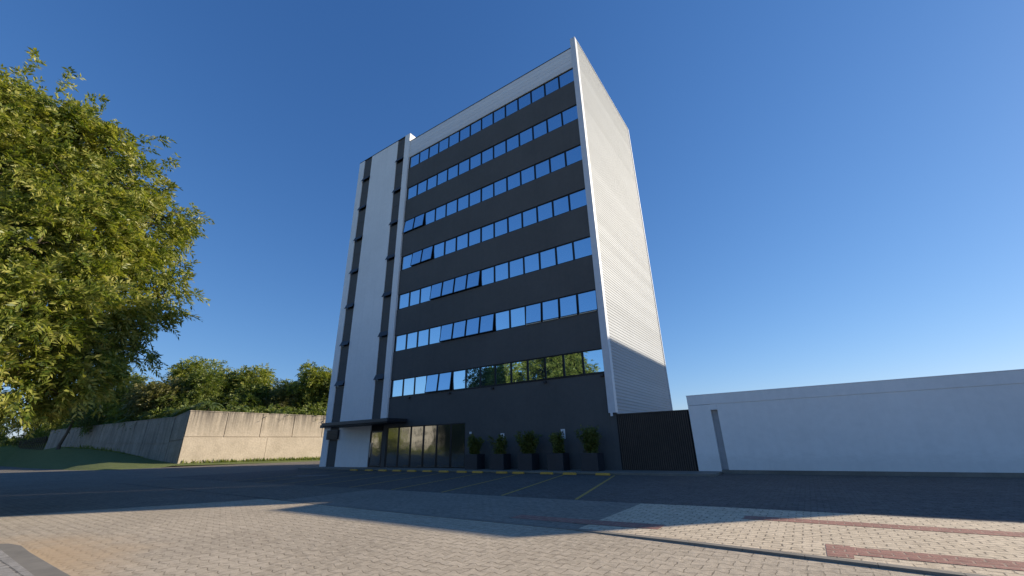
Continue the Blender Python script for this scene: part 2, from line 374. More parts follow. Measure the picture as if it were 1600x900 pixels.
# bay lines
for i in range(9):
    x0 = -8.72 - 2.93 * i; x1 = -6.25 - 2.78 * i; h = .055
    b = MB(); n = 10
    for k in range(n):
        s0, s1 = k / n, (k + 1) / n; X0, X1 = x0 + (x1 - x0) * s0, x0 + (x1 - x0) * s1; Y0, Y1 = 22.3 - 9.7 * s0, 22.3 - 9.7 * s1
        b.quad((X0 - h, Y0, zs(X0, Y0) + .005), (X1 - h, Y1, zs(X1, Y1) + .005), (X1 + h, Y1, zs(X1, Y1) + .005), (X0 + h, Y0, zs(X0, Y0) + .005))
    tag(b.build('bay_line', m_ypaint), kind='structure')
tag(MB().quad((-29.3, 16.9, .012), (-27.2, 17.9, .012), (-27.3, 18.15, .012), (-29.5, 17.2, .012)).quad((-27.2, 17.9, .0125), (-28.2, 16.0, .0125), (-27.9, 15.9, .0125), (-26.9, 18.0, .0125)).build('road_marking', m_wpaint), kind='structure')
0 and tag(MB().quad((-46, 10.4, .05), (-36.5, 10.35, .012), (-36.4, 11.0, .012), (-46, 11.2, .05)).build('road_marking', m_wpaint), kind='structure')
# apron pavement along the facade
tag(MB().box(-39.3, -3.96, 22.75, 24.79, -.1, .115).build('apron', m_conc, bevel=.01), kind='structure')
strip('kerb_paint', [(-31, 22.66, 22.745), (-8.6, 22.66, 22.745)], m_ypaint, .02)
# corner pavement by the viewer
cp = [(4, -8), (4, 2.02), (-9, 2.04), (-11.3, 2.06), (-12.3, 2.10), (-12.8, 2.02), (-13.15, 1.8), (-13.3, 1.4), (-13.4, -8)]
tag(MB().prism(cp, -.1, .10).build('corner_kerb', m_conc, bevel=.015), kind='structure')
cp2 = [(3.7, -8), (3.7, 1.72), (-9, 1.76), (-11.2, 1.80), (-12.2, 1.82), (-12.75, 1.66), (-12.95, 1.3), (-13.05, -8)]
tag(MB().prism(cp2, .05, .106).build('corner_pavement', m_corner), kind='structure')
# grass verge below the retaining wall
rows = []
edge = [(-150, -40, .12), (-140, 0, .12), (-128, 15.2, .12), (-90.3, 13.7, .12), (-68, 13.5, .12), (-61.9, 14.65, .12), (-61.9, 19.0, .13), (-63.0, 21.0, .30), (-59.3, 34, .14), (-57.5, 42, .13)]
base = [(-172, -40, 3.6), (-160, 0, 4.0), (-140, 18.5, 4.0), (-108, 18.6, 3.4), (-95, 19.6, 2.9), (-84, 20.6, 2.2), (-73, 21.6, 1.1), (-64.5, 22.3, .42), (-61.9, 34, .3), (-60.2, 42, .2)]
b = MB(); NR = 10
b.v = []
for j in range(NR + 1):
    t = j / NR
    for e, q in zip(edge, base):
        z = e[2] + (q[2] - e[2]) * (t ** 1.15)
        b.v.append((e[0] + (q[0] - e[0]) * t, e[1] + (q[1] - e[1]) * t, z + (.02 if j else -.05)))
k = len(edge)
b.f = [(j * k + i, j * k + i + 1, (j + 1) * k + i + 1, (j + 1) * k + i) for j in range(NR) for i in range(k - 1)]
tag(b.build('grass_verge', m_grass, smooth=True), kind='structure')
# wooded slope behind the retaining wall
P0 = [(-190, -60, 3.0), (-172, -40, 3.5), (-160, 0, 4.0), (-140, 18.7, 4.0), (-112.5, 18.4, 5.3), (-90, 20.1, 5.6), (-75, 21.4, 5.8), (-65.2, 22.6, 6.0), (-62.4, 32, 5.9), (-60.5, 42, 5.8), (-57, 60, 5.6), (-52, 90, 5.2)]
b = MB(); k = len(P0); NR = 8
for j in range(NR + 1):
    t = j / NR
    for i, p in enumerate(P0):
        d = Vector((p[0] + 40, p[1] - 5, 0)).normalized() * 120 * t
        b.v.append((p[0] + d.x, p[1] + d.y + 10 * t, p[2] + 3.5 * t + .5 * math.sin(i * 2 + j)*(j > 0)))
b.f = [(j * k + i, j * k + i + 1, (j + 1) * k + i + 1, (j + 1) * k + i) for j in range(NR) for i in range(k - 1)]
tag(b.build('hill', m_forest, smooth=True), kind='structure')

# ---------------------------------------------------------------- office building
FY = 24.88
off = thing('office_building', 'tall seven storey dark grey office block with pale ribbed side wall and white fin', 'building', (-24, 24.8, 0))
X0, X1 = -29.98, -9.65
PW = 20.15 / 14
def wz(i): return 5.78 + 4.107 * i
WH = 1.56
MB().box(X0, -9.30, 25.22, 38.6, 0, 34.0).build('core', m_core, off)
b = MB()
zprev = 3.28
for i in range(7):
    b.box(X0, X1 - .002, FY, 25.2, zprev, wz(i)); zprev = wz(i) + WH
b.box(-21.12, X1 - .002, FY, 25.2, 0.0, 3.28)      # ground floor right
b.box(X1 - .002, -9.24, FY + .01, 25.2, 0, 3.30)
b.build('wall', m_dark, off)
# fascia with shallow horizontal courses
zt0, zt1 = wz(6) + WH, 34.22
b = MB(); nz = 5; hh = (zt1 - zt0) / nz
for i in range(nz):
    b.box(X0, X1 - .002, 24.86, 25.2, zt0 + i * hh + (.0 if i == 0 else .018), zt0 + (i + 1) * hh)
b.box(X0, X1 - .002, 24.885, 25.19, zt0 + .01, zt1 - .01)
b.build('fascia', m_fascia, off)
MB().box(X0, X1 - .002, 24.83, 25.25, zt1 + .001, zt1 + .07).build('coping', m_canopy, off)
MB().box(X0, -9.4, 25.25, 38.5, 33.4, 33.6).build('roof', m_conc, off)
# ribbed side cladding
b = MB(); z = 3.0; prof = []
p = .21
while z < 35.0:
    prof += [(-9.235, z), (-9.235, z + p * .40), (-9.211, z + p * .50), (-9.211, z + p * .90)]; z += p
prof.append((-9.24, 35.08))
for ys0, ys1 in ((25.12, 29.6), (29.606, 34.1), (34.106, 38.55)):
    for (xa, za), (xb, zb) in zip(prof, prof[1:]):
        b.quad((xa, ys0, za), (xa, ys1, za), (xb, ys1, zb), (xb, ys0, zb))
b.build('side_cladding', m_siding, off)
MB().box(-9.60, -9.245, 25.2, 38.55, 0, 35.06).build('side_wall', m_white, off)
b = MB().box(-9.32, -9.17, 38.552, 38.70, 0, 35.10).box(-9.62, -9.17, 25.12, 38.55, 35.085, 35.14); b.build('edge_trim', m_fin, off)
# white fin at the corner
b = MB(); cuts = [3.30, 9.9, 13.9, 18.1, 22.2, 26.4, 30.6, 35.16]
for za, zb in zip(cuts, cuts[1:]): b.box(X1, -9.19, 24.72, 25.11, za, zb - .015)
b.box(X1 + .01, -9.2, 24.73, 25.1, 3.31, 35.1)
b.build('fin', m_fin, off)
MB().box(-9.5, -9.38, 24.62, 24.72, 3.1, 3.3).build('downlight', m_sign, off)

# windows ------------------------------------------------------------
open_big = {2: (4, 5), 1: (), 3: ()}
OPEN = {0: {3: 7, 4: 7}, 1: {4: 7, 5: 7, 6: 7, 7: 7, 10: 4, 11: 3, 12: 2.5, 13: 2.5}, 2: {3: 7, 4: 7, 5: 7, 6: 7.5},
        3: {1: 7, 2: 7.5}, 4: {0: 7, 1: 7}, 5: {}, 6: {}}
def pane_quad(x0, x1, z0, z1, y, j=.007):
    r = [rnd.uniform(-j, j) for _ in range(4)]
    return MB().quad((x0, y + r[0], z0), (x1, y + r[1], z0), (x1, y + r[2], z1), (x0, y + (r[0] - r[1] + r[2]), z1))
def frame_bars(b, x0, x1, z0, z1, y0, y1, t):
    b.box(x0, x0 + t, y0, y1, z0, z1).box(x1 - t, x1, y0, y1, z0, z1).box(x0 + t, x1 - t, y0, y1, z0, z0 + t).box(x0 + t, x1 - t, y0, y1, z1 - t, z1)
    return b
def rot_open(b, z_h, y_h, ang):
    c, s = math.cos(ang), math.sin(ang); o = []
    for x, y, z in b.v:
        dy, dz = y - y_h, z - z_h
        o.append((x, y_h + dy * c + dz * s, z_h - dy * s + dz * c))
    b.v = o; return b
for i in range(7):
    z0, z1 = wz(i), wz(i) + WH
    for k in range(14):
        xa = X0 + .16 + k * PW * .9985; xb = xa + PW * .9985 - .004
        if k == 0: xa = X0 + .01
        if k == 13: xb = X1 - .006
        ang = OPEN[i].get(k)
        wf = frame_bars(MB(), xa, xb, z0 + .003, z1 - .003, 24.93, 25.19, .072 if ang is None else .045).build('window', m_frame, off)
        if k == 0: MB().box(xa + .05, xa + .16, 24.95, 25.15, z0 + .054, z1 - .054).build('jamb', m_frame, wf); xa += .11
        if ang is None:
            pane_quad(xa + .072, xb - .072, z0 + .075, z1 - .075, 24.965).build('pane', m_glass, wf)
        else:
            wf['label'] = 'open window tilted outwards'
            an = R(ang)
            sash = frame_bars(MB(), xa + .03, xb - .03, z0 + .035, z1 - .04, 24.90, 24.935, .058)
            rot_open(sash, z1 - .04, 24.935, an).build('sash', m_frame, wf)
            rot_open(pane_quad(xa + .087, xb - .087, z0 + .093, z1 - .098, 24.912, .001), z1 - .04, 24.935, an).build('pane', m_glass, wf)
MB().box(X0, X1 - .005, 24.86, 24.879, wz(0) - .07, wz(0) - .005).build('sill', m_frame, off)
for x in (-27.4, -22.8, -18.5, -14.0, -9.85):
    MB().box(x - .10, x + .10, 24.70, 24.88, 5.52, 5.66).build('spotlight', m_canopy, off, bevel=.01)
a_ = MB()
for k in range(10, 14):
    xa = X0 + .16 + k * PW * .9985; a_.box(xa + .08, xa + PW - .1, 24.80, 24.879, wz(1) - .02, wz(1) + .03)
a_.build('sill', plain('pale_sill', (.55, .52, .42), .6), off)

# stair tower --------------------------------------------------------
TZ = 35.28
MB().box(-39.15, -29.99, 25.0, 38.6, 0, 35.15).build('tower_body', m_white, off)
seam = 5.68
def panel(name, x0, x1, z0, z1, y, mat, seams=(5.68,)):
    zs_ = [z0] + [q for q in seams if z0 < q < z1] + [z1]; b = MB()
    for i, (p, q) in enumerate(zip(zs_, zs_[1:])): b.box(x0, x1, y, 24.995, p + (.022 if i else 0), q - (.022 if i < len(zs_) - 2 else 0))
    b.box(x0 + .003, x1 - .003, y + .02, 24.998, z0 + .003, z1 - .003)
    return b.build(name, mat, off)
MBg = (5.68, 9.8, 13.9, 18.0, 22.1, 26.2, 30.3)
panel('corner_strip', -39.15, -38.17, 0, TZ, 24.78, m_white)
panel('recessed_strip', -38.168, -36.78, 0, TZ - .05, 24.86, m_dark, MBg)
panel('tower_panel', -36.778, -32.10, 0, TZ, 24.80, m_white)
panel('recessed_strip', -32.098, -30.78, 3.84, TZ - .05, 24.86, m_dark, MBg)
panel('divider', -30.778, -29.985, 3.84, TZ + .02, 24.72, m_white)
MB().box(-30.778, -29.985, 24.999, 26.4, 34.0, TZ + .015).build('divider', m_white, off)
MB().box(-39.17, -30.78, 24.76, 25.2, TZ + .022, TZ + .07).build('coping', m_canopy, off)
# small top-hung windows in the strips
for sx0, sx1 in ((-38.15, -36.80), (-32.08, -30.80)):
    for i in range(7):
        zb = 7.42 + 4.09 * i
        wf = frame_bars(MB(), sx0 + .02, sx1 - .02, zb + .02, zb + .62, 24.83, 24.859, .05).build('vent_window', m_frame, off)
        MB().quad((sx0 + .07, 24.852, zb), (sx1 - .07, 24.852, zb), (sx1 - .07, 24.852, zb + .57), (sx0 + .07, 24.852, zb + .57)).build('pane', m_glass_dark, wf)
        s = MB().box(sx0 - .02, sx1 + .02, 24.79, 24.82, zb + .06, zb + .60)
        rot_open(s, zb + .60, 24.82, R(24)).build('sash', m_canopy, wf, bevel=.006)
# louvred vent box
v = MB().box(-38.38, -36.62, 24.62, 24.78, 2.50, 3.36).build('vent_box', m_canopy, off)
b = MB()
for k in range(6): z = 2.55 + k * .135; b.hexa([(-38.33, 24.56, z), (-36.67, 24.56, z), (-36.67, 24.62, z + .04), (-38.33, 24.62, z + .04), (-38.33, 24.56, z + .03), (-36.67, 24.56, z + .03), (-36.67, 24.62, z + .07), (-38.33, 24.62, z + .07)])
b.build('louvres', m_frame, v)
# canopy
cn = MB().box(-36.3, -27.3, 22.62, 24.70, 3.60, 3.87).build('canopy', m_canopy, off, bevel=.01)
MB().box(-36.2, -27.4, 22.72, 24.69, 3.52, 3.598).build('soffit', m_soffit, cn)
MB().box(-39.4, -36.31, 24.45, 24.70, 3.60, 3.87).build('canopy_return', m_canopy, cn)
# ground floor: entrance and shopfront
MB().box(-32.098, -30.42, 24.9, 24.998, 3.05, 3.83).build('door_head', m_core, off)
d = frame_bars(MB(), -32.09, -30.43, .12, 3.05, 24.86, 24.96, .13).build('door', m_frame, off)
pane_quad(-31.96, -30.56, .25, 2.92, 24.90).build('pane', m_glass_low, d)
MB().box(-31.93, -31.87, 24.78, 24.86, .9, 2.1).build('handle', m_steel, d)
MB().box(-30.42, -29.985, 24.87, 24.998, 0, 3.83).build('pilaster', m_dark, off)
for k in range(6):
    xa = -29.98 + .05 + k * PW * 1.02; xb = xa + PW * 1.02 - .005
    f = frame_bars(MB(), xa, xb, .118, 3.275, 24.90, 25.0, .07).build('shopfront_bay', m_frame, off)
    pane_quad(xa + .07, xb - .07, .188, 3.205, 24.94, .004).build('pane', m_glass_low, f)
    # mid rail seen as a faint line in the reflection is left to the glass itself
MB().box(-20.62, -20.48, 24.76, 24.88, 2.45, 2.60).build('wall_lamp', m_sign, off, bevel=.01)

# ---------------------------------------------------------------- gate and boundary wall
g = thing('gate', 'black gate of narrow vertical slats between the office and the white wall', 'gate', (-7.1, 24.9, 0))
b = MB(); x = -9.16
while x < -5.15:
    b.box(x, x + .07, 24.86, 24.92, .07, 3.14 + .0 * x); x += .115
b.build('slats', m_gate, g)
MB().box(-9.235, -5.08, 24.925, 24.98, .08, 3.16).build('backing', m_core, g)
MB().box(-9.235, -5.08, 24.85, 24.99, 3.162, 3.22).build('top_rail', m_gate, g)
wl = thing('boundary_wall', 'long plain white rendered wall with a narrow slot, right of the black gate', 'wall', (8, 24.8, 0))
b = MB(); 
b.box(-5.06, -3.95, 24.80, 25.15, 0, 3.40); b.box(-5.06, 26, 24.80, 25.15, 3.415, 3.92)
b.box(-3.95, -3.62, 24.80, 25.15, 3.12, 3.40)
b.box(-3.948, 26, 24.83, 25.14, 3.39, 3.42)
b.build('wall', m_wall, wl, bevel=.008)
MB().box(-3.618, 26, 24.815, 25.15, .18, 3.40).build('panel', m_wall, wl, bevel=.006)
MB().box(-3.948, -3.622, 25.06, 25.15, .18, 3.118).build('slot_back', plain('slot_grey', (.42, .42, .43), .7), wl)
MB().box(-3.948, 26, 24.78, 25.15, 0, .178).build('plinth', m_conc, wl, bevel=.01)
MB().box(-5.08, 26, 24.79, 25.16, 3.922, 3.95).build('coping', m_wall, wl)

# ---------------------------------------------------------------- signs, planters, shrubs, wheel stops
def parking_sign(x, z0, z1, label, pict):
    t = thing('parking_sign', label, 'sign', (x, 24.87, z0), 'parking signs on the dark wall')
    MB().box(x - .15, x + .15, 24.845, 24.878, z0, z1).build('plate', m_sign, t, bevel=.004)
    zc = (z0 + z1) / 2; b = MB(); y0, y1 = 24.838, 24.8445
    if pict == 'wheelchair':
        b.box(x - .07, x + .07, y0, y1, zc + .05, zc + .19)                       # square with symbol
        b.box(x - .05, x + .02, y0, y1, zc - .06, zc - .03); b.box(x - .05, x - .02, y0, y1, zc - .10, zc + .02)
        b.box(x - .06, x + .05, y0, y1, zc - .16, zc - .13)
    else:
        b.tube([(x + .01, y0, zc + .17), (x + .01, y1, zc + .17)], [.035, .035], 12)   # head of the walking figure
        b.hexa([(x - .03, y0, zc + .02), (x + .04, y0, zc + .02), (x + .04, y1, zc + .02), (x - .03, y1, zc + .02), (x - .05, y0, zc + .12), (x + .02, y0, zc + .12), (x + .02, y1, zc + .12), (x - .05, y1, zc + .12)])
        b.box(x - .03, x, y0, y1, zc - .08, zc + .018); b.box(x + .02, x + .045, y0, y1, zc - .08, zc + .018); b.box(x + .07, x + .08, y0, y1, zc - .08, zc + .06)
        b.box(x - .06, x + .07, y0, y1, zc - .17, zc - .13)
    b.build('pictogram', m_black, t)
parking_sign(-17.68, 1.85, 2.40, 'small white parking sign on the dark wall above the second planter shrub', 'wheelchair')
parking_sign(-12.90, 1.90, 2.50, 'small white parking sign on the dark wall above the fourth planter shrub', 'walker')

PX = [-19.40, -17.22, -15.02, -12.86, -10.62]
ords = ['leftmost', 'second from left', 'middle', 'fourth from left', 'rightmost']
extra = ['next to the glass shopfront', 'under the left parking sign', 'between the two parking signs', 'under the right parking sign', 'nearest the black gate']
pl = thing('planter_box', '', 'planter', (PX[0], 23.95, .118), 'dark planter boxes along the facade')
x = PX[0]
b = MB(); w2 = .53; zt = 1.08
b.box(x - w2, x + w2, 23.5, 23.56, .118, zt).box(x - w2, x + w2, 24.33, 24.39, .118, zt).box(x - w2, x - w2 + .06, 23.561, 24.329, .118, zt).box(x + w2 - .06, x + w2, 23.561, 24.329, .118, zt)
b.build('box', m_planter, pl, bevel=.012)
MB().box(x - w2 + .061, x + w2 - .061, 23.562, 24.328, .12, 1.0).build('soil', m_soil, pl)
pls = [pl] + [copy_tree(pl) for _ in range(4)]
for i, o in enumerate(pls):
    o.location.x = PX[i]; o.rotation_euler.z = R((0, 1.5, -1, .8, -1.8)[i]); o['label'] = 'black planter box %s, %s of five' % (extra[i], ords[i])

# foliage -------------------------------------------------------------
def quads_mesh(name, V, mat, parent):
    n = len(V); o0 = origin(parent); me = bpy.data.meshes.new(name)
    V = (V - np.array([o0.x, o0.y, o0.z])).astype(np.float32)
    me.vertices.add(n * 4); me.vertices.foreach_set('co', V.reshape(-1))
    me.loops.add(n * 4); me.loops.foreach_set('vertex_index', np.arange(n * 4, dtype=np.int32))
    me.polygons.add(n); me.polygons.foreach_set('loop_start', np.arange(0, n * 4, 4, dtype=np.int32))
    me.update(calc_edges=True); me.materials.append(mat)
    o = bpy.data.objects.new(name, me); C.objects.link(o)
    if parent is not None: o.parent = parent
    return o
def nrm(v): return v / np.maximum(1e-9, np.linalg.norm(v, axis=-1, keepdims=True))
def sprays(base, dirs, rs, length, k, ll, lw, droop=.35, spread=.9):
    """leafy twigs: k leaves alternate along each twig"""
    n = len(base); dirs = nrm(dirs)
    L = length * rs.uniform(.6, 1.25, (n, 1))
    side = nrm(np.cross(dirs, nrm(rs.normal(0, 1, (n, 3)) + np.array([0, 0, 1.2]))))
    nor = nrm(np.cross(side, dirs))
    out = []
    for j in range(k):
        t = (j + .5) / k; sgn = 1 if j % 2 else -1
        p = base + dirs * L * t; p = p - np.array([0, 0, 1]) * (droop * L * t * t)
        ld = nrm(side * sgn * spread + dirs * (.55 + .5 * t) + rs.normal(0, .22, (n, 3)) - np.array([0, 0, .25 * droop]))
        ln = nrm(nor + rs.normal(0, .45, (n, 3))); wd = nrm(np.cross(ld, ln))
        s = rs.uniform(.7, 1.2, (n, 1)) * (1 - .35 * abs(t - .5)); a_, w_ = ll * s, lw * s
        q = np.stack([p, p + ld * a_ * .45 + wd * w_ * .5, p + ld * a_ - np.array([0, 0, .12]) * a_, p + ld * a_ * .45 - wd * w_ * .5], 1)
        out.append(q)
    return np.concatenate(out)
def blob_points(blobs, dens, rs, lo=.55, hi=1.08, squash=.85, clump=0, cs=.24):
    B, D = [], []
    for cx, cy, cz, r in blobs:
        n = max(6, int(dens * r * r * 12.57))
        d = nrm(rs.normal(0, 1, (n, 3))); rad = r * rs.uniform(lo ** 2, hi ** 2, (n, 1)) ** .5
        lump = 1 + .22 * np.sin(d[:, :1] * 5 + cx) * np.sin(d[:, 1:2] * 6 + cy) + .15 * np.sin(d[:, 2:] * 7 + cz)
        p = np.array([cx, cy, cz]) + d * rad * lump * np.array([1, 1, squash])
        if clump:
            m = max(2, n // clump); p = p[:m]; d = d[:m]; rep = np.repeat(np.arange(m), rs.randint(clump // 2, clump * 3 // 2 + 1, m))
            o = rs.normal(0, cs, (len(rep), 3)); p = p[rep] + o; d = nrm(d[rep] + o / cs * .45); n = len(rep)
        B.append(p); D.append(d + rs.normal(0, .4, (n, 3)) + np.array([0, 0, .15]))
    return np.concatenate(B), np.concatenate(D)

def shrub(x, seed, ht, wid, label, nstem=22, first=None):
    rs = np.random.RandomState(seed); t = thing('shrub', label, 'shrub', (x, 23.95, 1.0), 'leafy shrubs in the dark planters')
    st = MB(); tips, dirs = [], []
    for i in range(nstem):
        a = rs.uniform(0, 6.28); lean = rs.uniform(.2, 1.0) * wid; h = ht * rs.uniform(.55, 1.05)
        p0 = np.array([x + rs.uniform(-.25, .25), 23.95 + rs.uniform(-.2, .2), 1.0])
        p2 = p0 + np.array([math.cos(a) * lean, math.sin(a) * lean * .7, h]); p1 = (p0 + p2) / 2 + np.array([-math.cos(a), -math.sin(a), 0]) * lean * .2
        st.tube([tuple(p0), tuple(p1), tuple(p2)], [.014, .010, .005], 5)
        for s in np.linspace(.08, 1.0, 17):
            q = (p0 * (1 - s) ** 2 + 2 * p1 * s * (1 - s) + p2 * s * s) if False else (p0 + (p1 - p0) * min(1, 2 * s) if s < .5 else p1 + (p2 - p1) * (2 * s - 1))
            for _ in range(3): tips.append(q + rs.normal(0, .03, 3)); dirs.append(rs.normal(0, 1, 3) + np.array([0, 0, .6]))
    st.build('stems', m_bark, t)
    quads_mesh('foliage', sprays(np.array(tips), np.array(dirs), rs, .20, 8, .12, .042, .2), m_shrub, t)
    return t
shrub(PX[0] - .05, 3, 1.25, .68, 'leafy shrub in the planter nearest the glass shopfront, with a rounded top')
shrub(PX[1] - .05, 8, 1.2, .6, 'thin leafy shrub in front of the left parking sign', 12)
shrub(PX[2] - .05, 5, 1.3, .8, 'wide leafy shrub in the middle planter between the two parking signs')
shrub(PX[3] + .05, 6, 1.2, .7, 'leafy shrub in front of the right parking sign', 14)
shrub(PX[4] + .0, 11, 1.4, .8, 'tallest leafy shrub in the planter nearest the black gate')

SX = [-9.32, -11.25, -12.72, -14.65, -15.85, -17.72, -19.05, -20.65, -22.2, -23.75, -25.3, -26.85, -28.5, -30.3]
ws = thing('wheel_stop', '', 'wheel stop', (SX[0], 22.2, 0), 'yellow wheel stops at the head of the parking bays')
b = MB(); x = SX[0]; z0 = .012
b.hexa([(x - .4, 22.10, z0), (x + .4, 22.10, z0), (x + .4, 22.28, z0), (x - .4, 22.28, z0), (x - .37, 22.13, .125), (x + .37, 22.13, .125), (x + .37, 22.25, .125), (x - .37, 22.25, .125)])
b.build('bar', m_yellow, ws, bevel=.012)
b = MB()
for q in (-.25, .25): b.tube([(x + q, 22.19, .12), (x + q, 22.19, .13)], [.03, .03], 10)
b.build('bolts', m_frame, ws)
wss = [ws] + [copy_tree(ws) for _ in SX[1:]]
nth = ['first', 'second', 'third', 'fourth', 'fifth', 'sixth', 'seventh', 'eighth', 'ninth', 'tenth', 'eleventh', 'twelfth', 'thirteenth', 'last']
for i, o in enumerate(wss):
    o.location.x = SX[i]; o.location.y = 22.2 + rnd.uniform(-.04, .04); o.rotation_euler.z = R(rnd.uniform(-1.5, 1.5)); o.location.z = zs(SX[i], 22.2) - .006
    where = 'by the planters' if i < 7 else ('in front of the glass shopfront' if i < 11 else 'by the entrance canopy')
    o['label'] = 'yellow wheel stop %s, %s counted from the gate end' % (where, nth[i])

# ---------------------------------------------------------------- retaining wall
rw = thing('retaining_wall', 'high weathered concrete retaining wall of cast panels behind the road', 'wall', (-64.5, 21.9, 0))
def wall_run(a, c, za0, zc0, za1, zc1, mid_f, n, name, nrm_off=.12):
    a = np.array(a, float); c = np.array(c, float); d = c - a; Ln = np.hypot(*d); u = d / Ln; nv = np.array([u[1], -u[0]])
    if nv @ np.array([0 - a[0], 0 - a[1]]) < 0: nv = -nv
    b = MB()
    def P(s, z, off): q = a + d * s + nv * off; return (q[0], q[1], z)
    def lerp(p, q, s): return p + (q - p) * s
    def seg(s0, s1, f0, f1, off):
        zz = lambda s, f: lerp(lerp(za0, zc0, s), lerp(za1, zc1, s), f)
        b.hexa([P(s0, zz(s0, f0), -.5), P(s1, zz(s1, f0), -.5), P(s1, zz(s1, f0), off), P(s0, zz(s0, f0), off), P(s0, zz(s0, f1), -.5), P(s1, zz(s1, f1), -.5), P(s1, zz(s1, f1), off), P(s0, zz(s0, f1), off)])
    g = .045 / Ln
    for i in range(n):
        s0, s1 = i / n, (i + 1) / n
        seg(s0 + g, s1 - g, mid_f + .007, 1.0, .0 + rnd.uniform(0, .02))
    m = max(1, int(n * .55))
    for i in range(m): seg(i / m + g * .4, (i + 1) / m - g * .4, 0, mid_f - .007, .02 + rnd.uniform(0, .02))
    seg(0.0005, .9995, 0.001, .997, -.07)
    seg(0, 1, 1.0005, 1.02, .05)
    o = b.build(name, m_ret if name == 'sunny_face' else m_ret_shade, rw, bevel=0); 
    me = o.data; import bmesh
    bm = bmesh.new(); bm.from_mesh(me); bmesh.ops.recalc_face_normals(bm, faces=bm.faces); bm.to_mesh(me); bm.free()
    return o
wall_run((-64.5, 21.9), (-57, 59), -.1, -.1, 6.6, 6.2, .54, 9, 'sunny_face')
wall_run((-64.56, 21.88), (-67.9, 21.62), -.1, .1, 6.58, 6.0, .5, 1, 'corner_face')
wall_run((-67.95, 21.6), (-112, 17.7), .1, 2.2, 6.0, 5.95, .45, 12, 'shaded_face')

# fence at the far left on the verge
fe = thing('fence', 'thin dark wire fence on posts at the far end of the grass verge', 'fence', (-118, 13, 3.3))
pts = []
for i in range(16):
    x, y = -113 - i * 1.75, 17.6 + i * .03; pts.append((x, y)); MB().tube([(x, y, 2.4), (x, y, 5.0)], [.08, .07], 6).build('post', m_gate, fe)
b = MB()
for z in (3.9, 4.3, 4.7, 4.95):
    for p, q in zip(pts, pts[1:]): b.tube([(p[0], p[1], z), (q[0], q[1], z)], [.02, .02], 4)
b.build('wires', m_gate, fe)

# ---------------------------------------------------------------- trees
def tree(name, label, cat, base, blobs, mat, dens, sp, seed, trunk_r=.25, group=None, extra=None, fork=.4, squash=.85, limb_n=None, clump=0, cs=.24):
    rs = np.random.RandomState(seed); t = thing(name, label, cat, base, group)
    tr = MB(); bx, by, bz = base
    cx = sum(q[0] for q in blobs) / len(blobs); cy = sum(q[1] for q in blobs) / len(blobs); top = max(q[2] for q in blobs)
    hz = bz + (top - bz) * fork; fk = (bx + (cx - bx) * .3, by + (cy - by) * .3, hz)
    mid = ((bx + fk[0]) / 2 + rs.uniform(-.15, .15), (by + fk[1]) / 2 + rs.uniform(-.15, .15), (bz + hz) / 2)
    tr.tube([(bx, by, bz - .3), (bx, by, bz + .3), mid, fk], [trunk_r * 1.5, trunk_r * 1.1, trunk_r * .95, trunk_r * .8], 10)
    for q in blobs[:limb_n]:
        m1 = tuple((fk[i] * .5 + q[i] * .5) + rs.uniform(-.3, .3) * q[3] * .5 + (0, 0, .3)[i] for i in range(3))
        tr.tube([fk, m1, q[:3]], [trunk_r * .5, trunk_r * .3, trunk_r * .10], 6)
        for _ in range(5):
            d = nrm(rs.normal(0, 1, 3)) * q[3] * .85
            tr.tube([q[:3], tuple(np.array(q[:3]) + d)], [trunk_r * .10, .012], 4)
    tr.build('trunk', m_bark, t, smooth=True)
    B, D = blob_points(blobs, dens, rs, squash=squash, clump=clump, cs=cs)
    V = sprays(B, D, rs, *sp)
    if extra is not None: V = np.concatenate([V, extra(rs)])
    quads_mesh('crown', V, mat, t)
    return t
near = [(-25.0,-0.9,16.0,1.30),(-25.0,0.1,15.4,1.50),(-25.0,1.5,15.5,1.40),(-24.4,2.4,15.2,1.10),(-24.0,0.4,12.4,2.00),(-23.4,1.9,12.1,2.00),(-23.7,3.6,13.4,1.30),(-23.6,4.4,11.9,1.50),(-22.8,3.1,10.0,2.00),(-22.0,1.4,9.0,2.20),(-23.0,4.8,9.4,1.40),(-23.9,5.3,12.8,0.75),(-23.4,5.6,8.4,0.95),(-23.1,5.0,7.3,0.95),(-21.8,3.2,7.2,1.70),(-20.9,1.8,6.4,2.00),(-23.6,4.5,5.9,1.00),(-24.4,5.6,6.0,0.70),(-21.3,3.0,4.9,1.40),(-20.4,2.0,4.4,1.60),(-21.2,2.6,3.6,0.90),(-20.8,1.9,3.4,0.90),(-24.6,4.2,5.0,0.80),
        (-26, -1.5, 13.5, 3.2), (-27.5, -3, 9.5, 3.5), (-24.5, -.5, 7, 2.6), (-22.5, -1.5, 5, 2.2), (-27, 2.5, 11, 3), (-27, 2, 7.5, 2.6), (-25, -5, 8, 3), (-29, -2, 12, 3), (-26, 1.5, 14.2, 2.2)]
def shoots(rs):
    out = []
    for p, d, L in [((-25, 0.2, 17.2), (.0, .2, 1), 1.2), ((-25, 1.0, 16.9), (.1, .5, 1), 1.0), ((-24.3, 2.9, 16.0), (0, .8, .6), 1.5), ((-24.0, 3.9, 14.6), (0, .5, .9), 1.5),
                    ((-23.7, 5.5, 10.5), (0, 1, -.1), .9), ((-23.3, 6.1, 8.8), (0, 1, .1), 1.0), ((-23.6, 5.2, 12.7), (0, 1, .4), 1.2), ((-23.3, 6.0, 7.9), (0, 1, -.1), .9), ((-25, -.8, 17.2), (.1, .1, 1), 1.3)]:
        n = 14; d = np.array(d, float); s = np.linspace(0, 1, n)[:, None]
        base = np.array(p) + d * L * s + rs.normal(0, .06, (n, 3)); out.append(sprays(base, d + rs.normal(0, .6, (n, 3)), rs, .45, 10, .26, .08, .5))
    return np.concatenate(out)
